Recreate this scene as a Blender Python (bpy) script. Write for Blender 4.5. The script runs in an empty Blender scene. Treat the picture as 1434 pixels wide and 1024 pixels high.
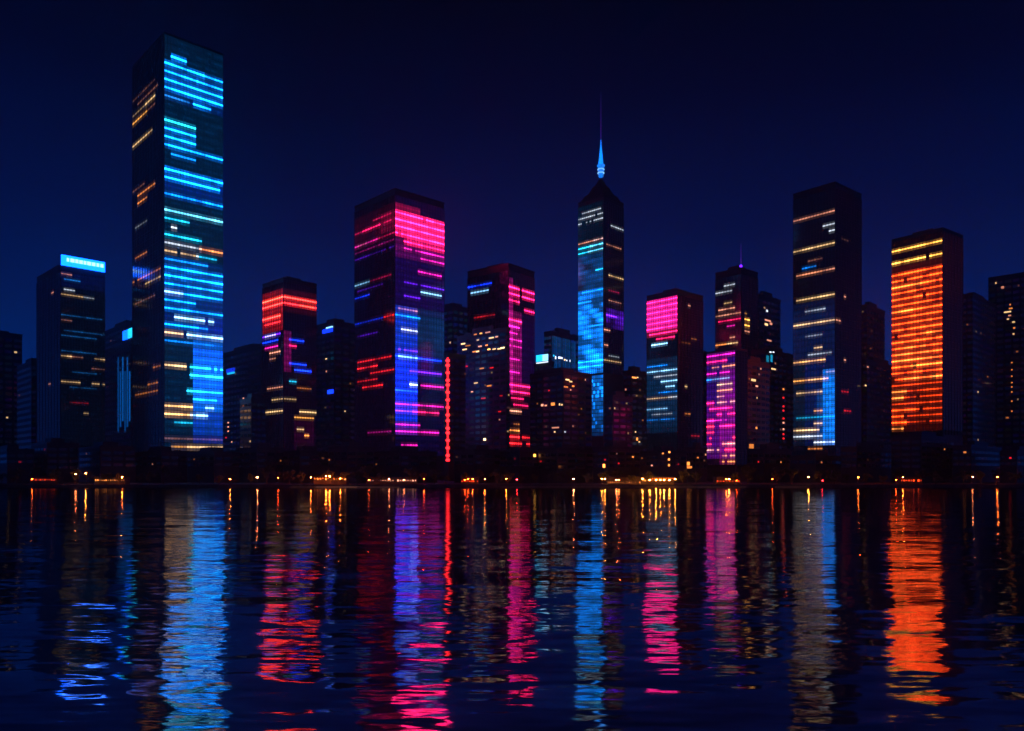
import bpy, math, random
from mathutils import Vector, noise as mnoise
random.seed(7)
S = bpy.context.scene
C = S.collection
# ---------------------------------------------------------------- camera
F = 1100.0; HX, HY = 717.0, 662.0; CAMH = 8.0     # focal length and horizon in photo pixels (1434 wide)
cd = bpy.data.cameras.new('camera'); cam = bpy.data.objects.new('camera', cd); C.objects.link(cam)
cam.location = (0, 0, CAMH); cam.rotation_euler = (math.radians(90), 0, 0)
cd.sensor_width = 36; cd.lens = 36 * F / 1434; cd.shift_y = (HY - 512) / 1434; cd.clip_end = 20000; cd.clip_start = .5
S.camera = cam
# ---------------------------------------------------------------- night sky
w = bpy.data.worlds.new('World'); S.world = w; w.use_nodes = True
nt = w.node_tree; nt.nodes.clear()
o_ = nt.nodes.new('ShaderNodeOutputWorld'); bg = nt.nodes.new('ShaderNodeBackground'); bg.inputs['Strength'].default_value = 1.12
tc = nt.nodes.new('ShaderNodeTexCoord'); sp_ = nt.nodes.new('ShaderNodeSeparateXYZ'); rp = nt.nodes.new('ShaderNodeValToRGB')
nz = nt.nodes.new('ShaderNodeTexNoise'); nz.inputs['Scale'].default_value = 2.2; nz.inputs['Detail'].default_value = 3
ml = nt.nodes.new('ShaderNodeMath'); ml.operation = 'MULTIPLY_ADD'; ml.inputs[1].default_value = .09; 
nt.links.new(tc.outputs['Generated'], sp_.inputs[0]); nt.links.new(tc.outputs['Generated'], nz.inputs['Vector'])
nt.links.new(nz.outputs['Fac'], ml.inputs[0]); nt.links.new(sp_.outputs['Z'], ml.inputs[2])
nt.links.new(ml.outputs[0], rp.inputs[0]); nt.links.new(rp.outputs[0], bg.inputs['Color']); nt.links.new(bg.outputs[0], o_.inputs[0])
cr = rp.color_ramp
while len(cr.elements) > 1: cr.elements.remove(cr.elements[-1])
cr.elements[0].position = 0.0; cr.elements[0].color = (.0006, .026, .17, 1)
for p, c in ((.14, (.0006, .019, .14)), (.24, (.0008, .0095, .085)), (.34, (.0007, .0042, .045)), (.47, (.0004, .0014, .015)), (.56, (.0003, .0007, .0055)), (1, (.0002, .0004, .003))):
    e = cr.elements.new(p); e.color = (*c, 1)
S.view_settings.view_transform = 'Standard'; S.view_settings.look = 'None'; S.view_settings.exposure = 0; S.view_settings.gamma = 1
S.cycles.use_denoising = True
S.cycles.max_bounces = 5; S.cycles.sample_clamp_indirect = 0
# ---------------------------------------------------------------- materials
def principled(name, col, rough=.6, metal=0., spec=.5):
    m = bpy.data.materials.new(name); m.use_nodes = True
    b = m.node_tree.nodes['Principled BSDF']
    b.inputs['Base Color'].default_value = (*col, 1); b.inputs['Roughness'].default_value = rough
    b.inputs['Metallic'].default_value = metal; b.inputs['Specular IOR Level'].default_value = spec
    return m
def noisy(m, c0, c1, scale=.4, detail=6):
    n = m.node_tree; b = n.nodes['Principled BSDF']
    t = n.nodes.new('ShaderNodeTexCoord'); a = n.nodes.new('ShaderNodeTexNoise'); r = n.nodes.new('ShaderNodeValToRGB')
    a.inputs['Scale'].default_value = scale; a.inputs['Detail'].default_value = detail
    r.color_ramp.elements[0].position = .35; r.color_ramp.elements[1].position = .7
    r.color_ramp.elements[0].color = (*c0, 1); r.color_ramp.elements[1].color = (*c1, 1)
    n.links.new(t.outputs['Object'], a.inputs['Vector']); n.links.new(a.outputs['Fac'], r.inputs[0]); n.links.new(r.outputs[0], b.inputs['Base Color'])
    return m
M = {}
M['clad'] = noisy(principled('dark_cladding', (.03, .03, .035), .45), (.022, .024, .03), (.045, .045, .052), .15)
M['conc'] = noisy(principled('concrete', (.16, .15, .14), .85), (.06, .056, .055), (.12, .115, .11), .3)
M['metal'] = principled('dark_metal', (.05, .05, .055), .35, .8)
M['bark'] = noisy(principled('bark', (.08, .05, .03), .9), (.05, .035, .02), (.1, .07, .045), 2)
M['leaf'] = noisy(principled('leaf', (.05, .08, .03), .8), (.03, .05, .018), (.075, .1, .035), .8)
M['ground'] = noisy(principled('paving_mat', (.07, .068, .065), .8), (.05, .048, .047), (.09, .088, .085), .2)
# lit panes carry their own light; unlit panes and spandrels get painted glow
m = principled('window_glass', (.012, .014, .018), .12, 0, .6); n = m.node_tree; b = n.nodes['Principled BSDF']
at = n.nodes.new('ShaderNodeAttribute'); at.attribute_name = 'glow'
n.links.new(at.outputs['Color'], b.inputs['Emission Color']); b.inputs['Emission Strength'].default_value = 1.8
m.cycles.emission_sampling = 'NONE'; M['glass'] = m
EM = {}
def emit(col, s, sample=True):
    k = (col, s, sample)
    if k not in EM:
        m = bpy.data.materials.new('lit_glow'); m.use_nodes = True; b = m.node_tree.nodes['Principled BSDF']
        b.inputs['Base Color'].default_value = (.3, .3, .3, 1)
        b.inputs['Emission Color'].default_value = (*COL[col], 1); b.inputs['Emission Strength'].default_value = s
        if not sample: m.cycles.emission_sampling = 'NONE'
        EM[k] = m
    return EM[k]
COL = dict(cy=(.003, .215, .95), bl=(.004, .035, .95), te=(.01, .42, .72), wh=(.75, .85, 1), cr=(1, .6, .25), ors=(1, .28, .05), rd=(1, .015, .02),
           ro=(1, .052, .005), ye=(1, .40, .06), pk=(1, .012, .13), mg=(.75, .012, .36), vi=(.14, .012, .9), sa=(1, .36, .22), dk=(.01, .15, .5), az=(.002, .095, 1.), lor=(1, .13, .012), lye=(1, .24, .025), lsa=(1, .2, .06), lb=(.25, .6, 1))
# water: calm night river, ripples crosswise to the view
m = bpy.data.materials.new('river_water'); m.use_nodes = True; n = m.node_tree; n.nodes.clear()
out = n.nodes.new('ShaderNodeOutputMaterial'); gl = n.nodes.new('ShaderNodeBsdfAnisotropic') if False else n.nodes.new('ShaderNodeBsdfGlossy')
gl.inputs['Color'].default_value = (.47, .48, .495, 1)
geo = n.nodes.new('ShaderNodeNewGeometry')
def wave(scale_xyz, detail, amp_x, amp_y, rough=.55):
    mp = n.nodes.new('ShaderNodeMapping'); mp.inputs['Scale'].default_value = scale_xyz
    n.links.new(geo.outputs['Position'], mp.inputs['Vector'])
    t = n.nodes.new('ShaderNodeTexNoise'); t.inputs['Scale'].default_value = 1; t.inputs['Detail'].default_value = detail; t.inputs['Roughness'].default_value = rough
    n.links.new(mp.outputs[0], t.inputs['Vector'])
    s = n.nodes.new('ShaderNodeVectorMath'); s.operation = 'SUBTRACT'; s.inputs[1].default_value = (.5, .5, .5); n.links.new(t.outputs['Color'], s.inputs[0])
    k = n.nodes.new('ShaderNodeVectorMath'); k.operation = 'MULTIPLY'; k.inputs[1].default_value = (amp_x, amp_y, 0); n.links.new(s.outputs[0], k.inputs[0])
    return k
sy_ = n.nodes.new('ShaderNodeSeparateXYZ'); n.links.new(geo.outputs['Position'], sy_.inputs[0])
def yramp(a, b):        # open water is choppier off this bank than under the lee of the far quay
    q = n.nodes.new('ShaderNodeMapRange'); q.inputs['From Min'].default_value = 30; q.inputs['From Max'].default_value = 260; q.inputs['To Min'].default_value = a; q.inputs['To Max'].default_value = b
    n.links.new(sy_.outputs['Y'], q.inputs['Value']); return q
n.links.new(yramp(.05, .085).outputs[0], gl.inputs['Roughness'])
W1 = wave((.085, .34, 1), 2, .05, .17)       # swell
W2 = wave((.42, 1.7, 1), 2.5, .05, .20)       # ripples
a1 = n.nodes.new('ShaderNodeVectorMath'); n.links.new(W1.outputs[0], a1.inputs[0]); n.links.new(W2.outputs[0], a1.inputs[1])
a3 = n.nodes.new('ShaderNodeVectorMath'); a3.operation = 'SCALE'; n.links.new(a1.outputs[0], a3.inputs[0]); n.links.new(yramp(1.15, .55).outputs[0], a3.inputs['Scale'])
a2 = n.nodes.new('ShaderNodeVectorMath'); a2.inputs[1].default_value = (0, -.012, 1); n.links.new(a3.outputs[0], a2.inputs[0])
nn = n.nodes.new('ShaderNodeVectorMath'); nn.operation = 'NORMALIZE'; n.links.new(a2.outputs[0], nn.inputs[0])
n.links.new(nn.outputs[0], gl.inputs['Normal']); n.links.new(gl.outputs[0], out.inputs[0]); M['water'] = m
# ---------------------------------------------------------------- helpers
class MB:
    def __init__(s): s.v = []; s.f = []; s.g = []
    def quad(s, a, b, c, d, g=None):
        i = len(s.v); s.v += [tuple(a), tuple(b), tuple(c), tuple(d)]; s.f.append((i, i+1, i+2, i+3)); s.g.append(g or (0, 0, 0))
    def prism(s, o, u, v, w, g=None):           # box from a corner and three edge vectors
        o, u, v, w = map(Vector, (o, u, v, w)); i = len(s.v)
        s.v += [tuple(p) for p in (o, o+u, o+u+v, o+v, o+w, o+u+w, o+u+v+w, o+v+w)]
        for q in ((0, 3, 2, 1), (4, 5, 6, 7), (0, 1, 5, 4), (1, 2, 6, 5), (2, 3, 7, 6), (3, 0, 4, 7)):
            s.f.append(tuple(i+k for k in q)); s.g.append(g or (0, 0, 0))
    def box(s, c, d, g=None): s.prism((c[0]-d[0]/2, c[1]-d[1]/2, c[2]-d[2]/2), (d[0], 0, 0), (0, d[1], 0), (0, 0, d[2]), g)
    def cone(s, p0, p1, r0, r1, k=8):
        p0, p1 = Vector(p0), Vector(p1); ax = (p1-p0).normalized(); e = ax.orthogonal().normalized(); h = ax.cross(e); i = len(s.v)
        for p, r in ((p0, r0), (p1, r1)):
            for j in range(k):
                a = 2*math.pi*j/k; s.v.append(tuple(p + e*math.cos(a)*r + h*math.sin(a)*r))
        for j in range(k): s.f.append((i+j, i+(j+1) % k, i+k+(j+1) % k, i+k+j)); s.g.append((0, 0, 0))
        s.f.append(tuple(i+j for j in range(k-1, -1, -1))); s.g.append((0, 0, 0)); s.f.append(tuple(i+k+j for j in range(k))); s.g.append((0, 0, 0))
    def build(s, name, mat, parent=None, glow=False):
        me = bpy.data.meshes.new(name); me.from_pydata(s.v, [], s.f); me.update()
        me.materials.append(mat)
        if glow:
            a = me.color_attributes.new('glow', 'FLOAT_COLOR', 'CORNER'); k = 0; buf = []
            for f, g in zip(s.f, s.g): buf += [g[0], g[1], g[2], 1.0]*len(f)
            a.data.foreach_set('color', buf)
        o = bpy.data.objects.new(name, me); C.objects.link(o)
        if parent: o.parent = parent
        return o
def thing(name, label, cat, loc=(0, 0, 0), group=None):
    o = bpy.data.objects.new(name, None); C.objects.link(o); o.location = loc; o['label'] = label; o['category'] = cat
    if group: o['group'] = group
    return o
def tag(o, label, cat, group=None):
    o['label'] = label; o['category'] = cat
    if group: o['group'] = group
    return o
def rel(root, p): return Vector(p) - Vector(root.location)

BASE = 1.5
class Block:
    """a rectangular tower: corner nearest the river plus two facades running back left and back right"""
    def __init__(s, xl, xc, xr, yt, Y, yaw):
        s.Y = Y; s.yt = yt; a = math.radians(yaw); s.a = a; s.X = (xc-HX)/F*Y
        s.dR = Vector((math.cos(a), math.sin(a), 0)); s.dL = Vector((-math.sin(a), math.cos(a), 0))
        s.nR = -s.dL; s.nL = -s.dR
        s.LR = s.t('R', xr); s.LL = s.t('L', xl)
        s.z = s.zc(yt)
    def d(s, f): return s.dR if f == 'R' else s.dL
    def nrm(s, f): return s.nR if f == 'R' else s.nL
    def L(s, f): return s.LR if f == 'R' else s.LL
    def t(s, f, x):
        m_ = (x-HX)/F; d = s.d(f); return (m_*s.Y - s.X)/(d.x - m_*d.y)
    def zc(s, y): return CAMH + (HY-y)/F*s.Y
    def pos(s, f, t, z, off=0.): return Vector((s.X, s.Y, 0)) + s.d(f)*t + s.nrm(f)*off + Vector((0, 0, z))
    def zat(s, f, t, y): return CAMH + (HY-y)/F*(s.Y + s.d(f).y*t)

def shell(b, root, mat, crown=None, roofkit=True):
    c = MB(); o = rel(root, (b.X, b.Y, BASE))
    c.prism(o, b.dR*b.LR, b.dL*b.LL, (0, 0, b.z-BASE)); c.build('facade', mat, root)
    p = MB(); t = max(.5, b.Y*.0016); h = b.Y*.0028; top = rel(root, (b.X, b.Y, b.z))
    # parapet ring
    p.prism(top - b.dR*.3 - b.dL*.3 - Vector((0, 0, .2)), b.dR*(b.LR+.6), b.dL*t, (0, 0, h))
    p.prism(top - b.dR*.3 + b.dL*(b.LL-t) - Vector((0, 0, .2)), b.dR*(b.LR+.6), b.dL*t, (0, 0, h))
    p.prism(top - b.dR*.3 + b.dL*(t-.3) - Vector((0, 0, .2)), b.dR*t, b.dL*(b.LL-2*t+.3), (0, 0, h-.01))
    p.prism(top + b.dR*(b.LR-t+.3) + b.dL*(t-.3) - Vector((0, 0, .2)), b.dR*t, b.dL*(b.LL-2*t+.3), (0, 0, h-.01))
    p.build('parapet', M['metal'], root)
    if roofkit:
        q = MB(); k = b.Y*.009
        q.prism(top + b.dR*b.LR*.28 + b.dL*b.LL*.3, b.dR*b.LR*.44, b.dL*b.LL*.4, (0, 0, k))
        q.prism(top + b.dR*b.LR*.4 + b.dL*b.LL*.75, b.dR*b.LR*.2, b.dL*b.LL*.12, (0, 0, k*.6))
        q.build('roof_plant', M['clad'], root)
        for a_, c_, w_, h_ in ((.1, .12, .09, .4), (.24, .1, .07, .3), (.8, .14, .1, .45), (.12, .72, .08, .35)):
            u_ = MB(); u_.prism(top + b.dR*b.LR*a_ + b.dL*b.LL*c_, b.dR*b.LR*w_, b.dL*b.LL*w_*1.3, (0, 0, k*h_)); u_.build('cooling_unit', M['metal'], root)
        u_ = MB(); p0 = top + b.dR*b.LR*.46 + b.dL*b.LL*.45 + Vector((0, 0, k)); u_.cone(p0, p0+Vector((0, 0, k*.9)), .25, .08, 6); u_.build('roof_mast', M['metal'], root)

def tower(name, label, cat, geom, y0, sp, ybot, nL, nR, spec, base=((0, .004, .012), (0, .001, .003)), cols_mod=None, roofkit=True, fins=True, rnd=(.3, 1.45), drop=.008, gL=1., gR=1.):
    """geom = Block numbers, storeys spaced sp photo pixels at the corner from y0 down to ybot; spec lists lit rows and washes"""
    b = Block(*geom); root = thing(name, label, cat, (b.X, b.Y, BASE)); xc_seed = geom[1]*.137
    shell(b, root, M['clad'], roofkit=roofkit)
    n_ = int((ybot-y0)/sp)+1
    P = {}; SPN = {}
    N = {'L': nL, 'R': nR}
    for f in 'LR':
        for k in range(n_):
            for i in range(N[f]):
                g = base[0 if f == 'R' else 1]; v = random.uniform(.3, 1.6)
                P[f, k, i] = [c*v for c in g]; SPN[f, k, i] = [c*.5 for c in g]  # faint glow painted on unlit panes and spandrels as well
    for ln in spec.strip().splitlines():
        q = ln.split()
        if not q: continue
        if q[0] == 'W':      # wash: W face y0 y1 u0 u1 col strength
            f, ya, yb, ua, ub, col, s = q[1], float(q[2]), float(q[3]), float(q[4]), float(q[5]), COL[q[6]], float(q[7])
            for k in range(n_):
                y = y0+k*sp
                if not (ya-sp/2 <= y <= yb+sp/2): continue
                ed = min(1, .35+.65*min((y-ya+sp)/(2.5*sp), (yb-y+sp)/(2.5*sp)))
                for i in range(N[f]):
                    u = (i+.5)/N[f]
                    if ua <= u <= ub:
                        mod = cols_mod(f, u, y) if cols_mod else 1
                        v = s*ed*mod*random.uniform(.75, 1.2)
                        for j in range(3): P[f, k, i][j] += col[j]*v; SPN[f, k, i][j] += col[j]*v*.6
        else:                # row: face y u0-u1 col strength
            f, y, (ua, ub), col, s = q[0], float(q[1]), map(float, q[2].split('-')), COL[q[3]], float(q[4])
            k = round((y-y0)/sp)
            if not 0 <= k < n_: continue
            for i in range(N[f]):
                u = (i+.5)/N[f]
                if ua-.02 <= u <= ub+.02 and random.random() > drop:
                    v = s*(rnd[0]+(rnd[1]-rnd[0])*(.65*max(0, min(1, .5+1.3*mnoise.noise(Vector((i*.33, k*3.7, len(name)+xc_seed)))))+.35*random.random()))*(gL if f == 'L' else gR)*(.55 if q[3] in ('cr', 'sa', 'wh', 'ye', 'ors') else 1.3)
                    for j in range(3): P[f, k, i][j] += col[j]*v*1.9; SPN[f, k, i][j] += col[j]*v*.10  # spandrels take a weak share of the row's light as painted halo
    H = sp/F*b.Y
    for k in range(n_):
        zc_ = b.zc(y0+k*sp)
        if zc_-H/2 < BASE+2: break
        mb = MB()
        for f in 'LR':
            L = b.L(f); bay = L/N[f]; off = .25
            for i in range(N[f]):
                t0, t1 = bay*(i+.04), bay*(i+.96)
                pr = lambda t, z: rel(root, b.pos(f, t, z, off))
                za, zb, zc2 = zc_-.09*H, zc_+.13*H, zc_-.48*H
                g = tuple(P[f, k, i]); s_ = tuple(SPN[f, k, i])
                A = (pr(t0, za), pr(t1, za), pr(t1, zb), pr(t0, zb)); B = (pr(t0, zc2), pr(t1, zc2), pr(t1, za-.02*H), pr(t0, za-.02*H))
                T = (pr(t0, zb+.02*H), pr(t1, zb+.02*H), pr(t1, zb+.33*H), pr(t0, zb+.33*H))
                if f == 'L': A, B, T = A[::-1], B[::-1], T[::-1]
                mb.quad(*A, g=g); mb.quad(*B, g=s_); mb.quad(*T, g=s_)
        mb.build('window_row', M['glass'], root, glow=True)
    if fins:
        for f in 'LR':
            mb = MB(); L = b.L(f); bay = L/N[f]; w_ = bay*.05; zt, zb = b.zc(y0-sp*.6), max(BASE+.1, b.zc(ybot+sp*.5))
            for i in range(N[f]+1):
                o = rel(root, b.pos(f, bay*i - w_/2, zb, .0))
                mb.prism(o, b.d(f)*w_, b.nrm(f)*.55, (0, 0, zt-zb))
            mb.build('mullion_grid', M['metal'], root)
    return b, root

def glow_window(b, root, f, x0, x1, y0, y1, col, s, off=.3, name='window', sample=False):
    t0, t1 = b.t(f, x0), b.t(f, x1)
    if t0 > t1: t0, t1 = t1, t0
    tm = (t0+t1)/2; za, zb = b.zat(f, tm, y1), b.zat(f, tm, y0)
    mb = MB(); mb.prism(rel(root, b.pos(f, t0, za, .02)), b.d(f)*(t1-t0), b.nrm(f)*off, (0, 0, zb-za), g=tuple(c*s for c in COL[col]))
    return mb.build(name, M['glass'], root, glow=True) if not sample else mb.build(name, emit(col, s), root)
def sign(b, root, f, x0, x1, y0, y1, col, s, bars=0, nm='sign_panel'):
    t0, t1 = sorted((b.t(f, x0), b.t(f, x1))); z1, z0 = b.zat(f, (t0 if f == 'R' else t1)*0 + t0*1., y0), b.zat(f, t0, y1)
    mb = MB(); mb.prism(rel(root, b.pos(f, t0, z0, .35)), b.d(f)*(t1-t0), b.nrm(f)*1.0, (0, 0, z1-z0)); p = mb.build(nm, emit(col, s), root)
    if bars:
        q = MB(); L = t1-t0; h = z1-z0
        for i in range(bars):
            a = t0+L*(.1+.82*i/bars); wv = L*.82/bars*random.uniform(.6, .85)
            q.prism(rel(root, b.pos(f, a, z0+h*random.uniform(.36, .42), 1.38)), b.d(f)*wv, b.nrm(f)*.2, (0, 0, h*random.uniform(.3, .36)))
        q.build('sign_light_bar', emit('wh', 2.2, False), p)
    return p
# ---------------------------------------------------------------- the setting
def sheet(name, x0, x1, y0, y1, z, mat, kind='structure'):
    mb = MB(); mb.quad((x0, y0, z), (x1, y0, z), (x1, y1, z), (x0, y1, z)); o = mb.build(name, mat); o['kind'] = kind; return o
SH = 419.0
sheet('water', -1450, 1450, -60, SH+1, 0, M['water'])
sheet('ground', -1450, 1450, SH+1.2, 1400, BASE, M['ground'])
sheet('promenade', -1450, 1450, SH+1.2, SH+9, BASE+.004, noisy(principled('promenade_mat', (.1, .09, .085), .7), (.07, .065, .06), (.12, .11, .1), 1.))
q = thing('quay_wall', 'low concrete quay wall along the far bank, with a thin reddish light line', 'quay wall', (0, SH+.6, 0))
mb = MB(); mb.box((0, 0, .7), (2900, 1.2, 1.7)); mb.build('wall_face', M['conc'], q)
mb = MB(); mb.box((0, -.1, 1.64), (2900, 1.6, .18)); mb.build('coping', M['conc'], q)
def strip(x0, x1, col, s):
    a, c = (x0-HX)/F*SH, (x1-HX)/F*SH
    mb = MB(); mb.box(((a+c)/2, -.66, .35), (c-a, .1, .09)); mb.build('light_strip', emit(col, s, False), q)
strip(405, 442, 'sa', .12); strip(442.3, 500, 'sa', .55); strip(500.3, 560, 'sa', .2); strip(905, 945, 'ors', .5); strip(945.3, 1045, 'sa', .14); strip(1085, 1130, 'sa', .14); strip(700, 900, 'sa', .05)

# ---------------------------------------------------------------- the lit towers
tower('skyscraper', 'tallest glass skyscraper on the left with broken bright blue window bands', 'skyscraper', (186, 230, 312, 47, 620, 43.5), 53, 11.45, 628, 12, 19, '''
W R 95 132 0 1 bl .10
W R 232 272 0 1 bl .12
W R 360 430 0 1 cy .03
W R 60 615 0 1 dk .012
W R 365 470 0 1 bl .10
W R 440 490 .45 1 bl .2
W R 490 560 .45 1 bl .75
W R 480 570 .5 1 cy .6
W R 560 610 .5 1 bl .3
W R 560 605 .5 1 cy .12
R 76 .1-.35 cy 2.4
R 87 0-.65 cy 1.9
R 87 .65-1 cy .9
R 98 0-.55 cy 1.6
R 98 .55-1 cy 1.1
R 109 0-1 cy 1.8
R 121 0-1 cy 2.0
R 133 .5-.75 cy 1.6
R 133 0-.5 dk .4
R 167 0-.48 te 1.2
R 179 0-.48 cy 1.7
R 190 0-.48 cy 1.9
R 201 0-1 cy 1.6
R 213 .1-.5 cy .5
R 239 0-1 cy 2.2
R 247 0-1 cy 2.6
R 266 0-1 cy .9
R 290 0-1 te .9
R 290 0-1 wh .25
R 303 0-.4 te .7
R 316 .12-.2 wh 1.1
R 327 0-.6 te .7
R 338 0-.6 wh .5
R 338 .6-1 ors 1.2
R 348 0-.55 cr .5
R 348 .55-.9 te .4
R 362 0-.7 cy .5
R 373 0-1 cy 1.9
R 384 0-1 cy 2.2
R 395 0-1 cy 1.7
R 407 0-1 cy 1.5
R 407 0-.3 wh .7
R 419 0-.5 cy 1.2
R 430 0-1 cy 1.2
R 441 .2-.8 lb .9
R 453 0-.7 cy 1.0
R 462 0-.3 cr .8
R 462 .4-1 lb 1.2
R 473 0-.8 cy .3
R 507 0-.35 cr 1.2
R 507 .45-1 te 1.5
R 520 .45-1 te 1.8
R 543 .4-1 te 1.3
R 556 .5-.85 te 1.1
R 568 0-.46 ye 1.0
R 568 0-.46 cr .8
R 568 .7-.8 lb 1.0
R 581 0-.46 ye 1.0
R 581 0-.46 cr .9
R 581 .46-.7 lb .9
R 594 .2-.45 te .4
R 621 .15-.5 ye .5
R 621 .4-1 cr .9
R 610 0-1 sa .07
L 99 .3-1 sa .15
L 110 .2-.8 sa .3
L 122 .25-.6 cr 1.6
L 122 .6-1 cr .3
L 133 .3-.5 sa .2
L 133 .55-1 ye 1.8
L 173 .35-.5 cr .7
L 173 .5-1 cr 1.4
L 247 .3-.85 ors 1.8
L 235 .6-1 sa .2
L 264 .5-.8 ors 1.5
L 298 .5-.9 wh .3
L 336 .5-.9 ors .9
L 371 .1-.95 ors .9
L 381 .1-.6 cr .9
L 408 .3-.9 sa .2
L 549 .2-.9 ors .45
L 537 .2-.5 ors .6
L 507 .1-.3 ors .6
''', base=((0, .010, .034), (0, .0006, .003)), gL=.36, gR=1.15)
tower('office_tower', 'wide tower glowing hot pink near its top above blue lower windows', 'skyscraper', (497, 553, 622, 266, 640, 43), 277.5, 9.6, 635, 15, 18, '''
W R 295 322 0 1 pk 1.6
W R 325 332 .25 1 pk 1.1
W R 284 292 0 .5 pk .25
W L 296 318 0 .35 pk .12
W L 286 330 0 1 pk .015
W R 332 350 0 1 mg .14
W R 340 430 0 1 vi .035
W R 430 485 0 1 dk .12
W R 430 600 0 .42 bl .5
W R 500 580 0 .42 bl .6
W R 490 530 0 .8 bl .08
R 296 0-1 pk 3.0
R 306 0-1 pk 3.2
R 316 0-1 pk 3.2
R 326 0-1 pk 3.0
R 336 .2-1 pk 1.8
R 345 .2-1 mg .8
R 355 .5-1 mg .6
R 369 .45-.9 mg .7
R 393 .2-1 vi .5
R 403 .5-.9 lb .6
R 413 .2-.5 vi .6
R 427 .1-.4 sa .5
R 445 0-.5 cy .9
R 457 .15-.4 wh 1.2
R 491 .1-.45 vi .8
R 500 0-.9 bl 1.3
R 500 .1-.4 lb .8
R 521 .3-.9 vi 1.0
R 533 .3-.45 cr .8
R 533 .5-1 mg 1.0
R 541 .3-.45 lb 1.2
R 550 0-.42 bl 2.2
R 562 0-1 mg .7
R 571 0-.4 vi 2.0
R 571 .35-.85 pk .9
R 590 0-.5 mg .6
R 601 0-.85 mg .8
R 621 .15-.4 mg .5
L 297 .1-.5 pk .6
L 306 .1-.95 pk .8
L 306 .35-.75 pk 1.5
L 321 0-.5 pk .6
L 321 .45-1 mg 1.2
L 321 .7-.95 sa .5
L 332 0-1 mg .35
L 345 0-1 vi .35
L 383 .1-.6 pk .35
L 383 .6-1 lb .7
L 393 .3-.9 vi .4
L 401 .6-1 bl 1.2
L 441 0-.25 rd 1.2
L 441 .3-1 bl .6
L 460 .4-.9 vi .4
L 495 .1-.9 rd 1.0
L 505 .4-.9 rd 1.7
L 516 0-.6 rd .9
L 529 .4-.9 rd .7
L 539 .3-.75 rd 1.5
L 602 .1-.65 mg .5
''', base=((.0015, .001, .022), (.001, .0004, .004)), gL=.22, gR=.9)
b7, r7 = tower('spire_tower', 'slim cyan lit tower topped by a pyramid roof and glowing blue spire', 'skyscraper', (810, 845, 873, 276, 640, 46), 284, 7.1, 520, 13, 9, '''
W L 356 400 0 1 cy .22
W L 402 425 0 1 cy .9
W L 426 520 0 1 cy 2.0
L 291 .1-.35 wh .45
L 291 .4-.8 wh .4
L 299 0-1 wh .5
L 306 0-.7 wh .5
L 306 .9-1 wh .6
L 336 0-1 sa .6
L 336 0-.4 wh .3
L 343 0-1 te 1.1
L 343 0-.5 wh .2
L 350 0-1 te .7
L 350 0-.6 wh .2
L 379 0-.3 te .8
L 403 0-.8 cy 1.3
L 417 .5-1 cy 1.3
L 453 .0-.6 cy .6
L 503 0-1 cy 1.6
L 511 0-1 cy 1.0
R 311 .4-1 wh .6
R 343 .1-.9 sa .25
R 382 .2-1 cr .6
R 404 .2-.8 pk .12
R 417 .2-.9 sa .3
W R 434 452 .1 1 vi .5
R 440 .1-.7 vi 1.2
R 465 0-.3 sa .7
R 485 .0-.2 sa .6
R 497 .2-.8 wh .2
R 506 .0-.9 cr .3
''', base=((0, .001, .006), (0, .006, .016)), roofkit=False, cols_mod=lambda f, u, y: max(.12, .75 + 1.5*mnoise.noise(Vector((u*1.6, y*.075 + u*1.2, 3.1)))), fins=True)
# lower shaft of the spire tower: only a strip next to the corner stays lit
rows = MB()
for k in range(16):
    y = 527+k*5.4; fade = max(0, 1-(y-527)/95)
    for i in range(6):
        u0 = (i+.08)/6*.47; u1 = (i+.92)/6*.47; L = b7.LL
        z0, z1 = b7.zc(y+2.2), b7.zc(y-2.2); v = random.choice((.3, .4, .5, 1.6))*fade*random.uniform(.7, 1.3)
        g = tuple(c*v for c in COL['cy'])
        rows.quad(*[rel(r7, b7.pos('L', t, z, .3)) for t, z in ((u1*L, z0), (u0*L, z0), (u0*L, z1), (u1*L, z1))], g=g)
rows.build('window_strip', M['glass'], r7, glow=True)
ctr = Vector((b7.X, b7.Y, 0)) + b7.dR*b7.LR/2 + b7.dL*b7.LL/2
zt = b7.z; zap = CAMH + (HY-252)/F*ctr.y; mb = MB()
def ring(k, z): return [rel(r7, (ctr + b7.dR*b7.LR*k*a + b7.dL*b7.LL*k*c) + Vector((0, 0, z))) for a, c in ((-.5, -.5), (.5, -.5), (.5, .5), (-.5, .5))]
lv = [(.96, zt+.5), (.72, zt+(zap-zt)*.34), (.60, zt+(zap-zt)*.36), (.34, zt+(zap-zt)*.72), (.26, zt+(zap-zt)*.74), (.10, zap)]
for (k0, z0), (k1, z1) in zip(lv, lv[1:]):
    A, B = ring(k0, z0), ring(k1, z1)
    for i in range(4): mb.quad(A[i], A[(i+1) % 4], B[(i+1) % 4], B[i])
T_ = ring(.10, zap); mb.quad(*T_); mb.build('pyramid_roof', M['clad'], r7)
zpx = lambda y: CAMH + (HY-y)/F*ctr.y
mb = MB(); c0 = rel(r7, ctr)
P_ = lambda dx, y: c0 + Vector((dx, 0, zpx(y)))
mb.cone(P_(0, 248), P_(0, 233), 2.0, 2.6, 8); mb.cone(P_(0, 233), P_(0, 231.5), 3.4, 3.4, 12)
sp0 = mb.build('spire_base', emit('cy', 1.0), r7)
mb = MB()
for a in range(4):
    o = Vector((math.cos(a*math.pi/2+.6)*2.3, math.sin(a*math.pi/2+.6)*2.3, 0)); mb.cone(P_(0, 231)+o, P_(0, 200), .45, .25, 5)
mb.cone(P_(0, 231), P_(0, 196), 1.0, .35, 6); mb.build('spire', emit('cy', 1.7), r7)  # floodlighting on the spire and its base painted in as emission
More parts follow.
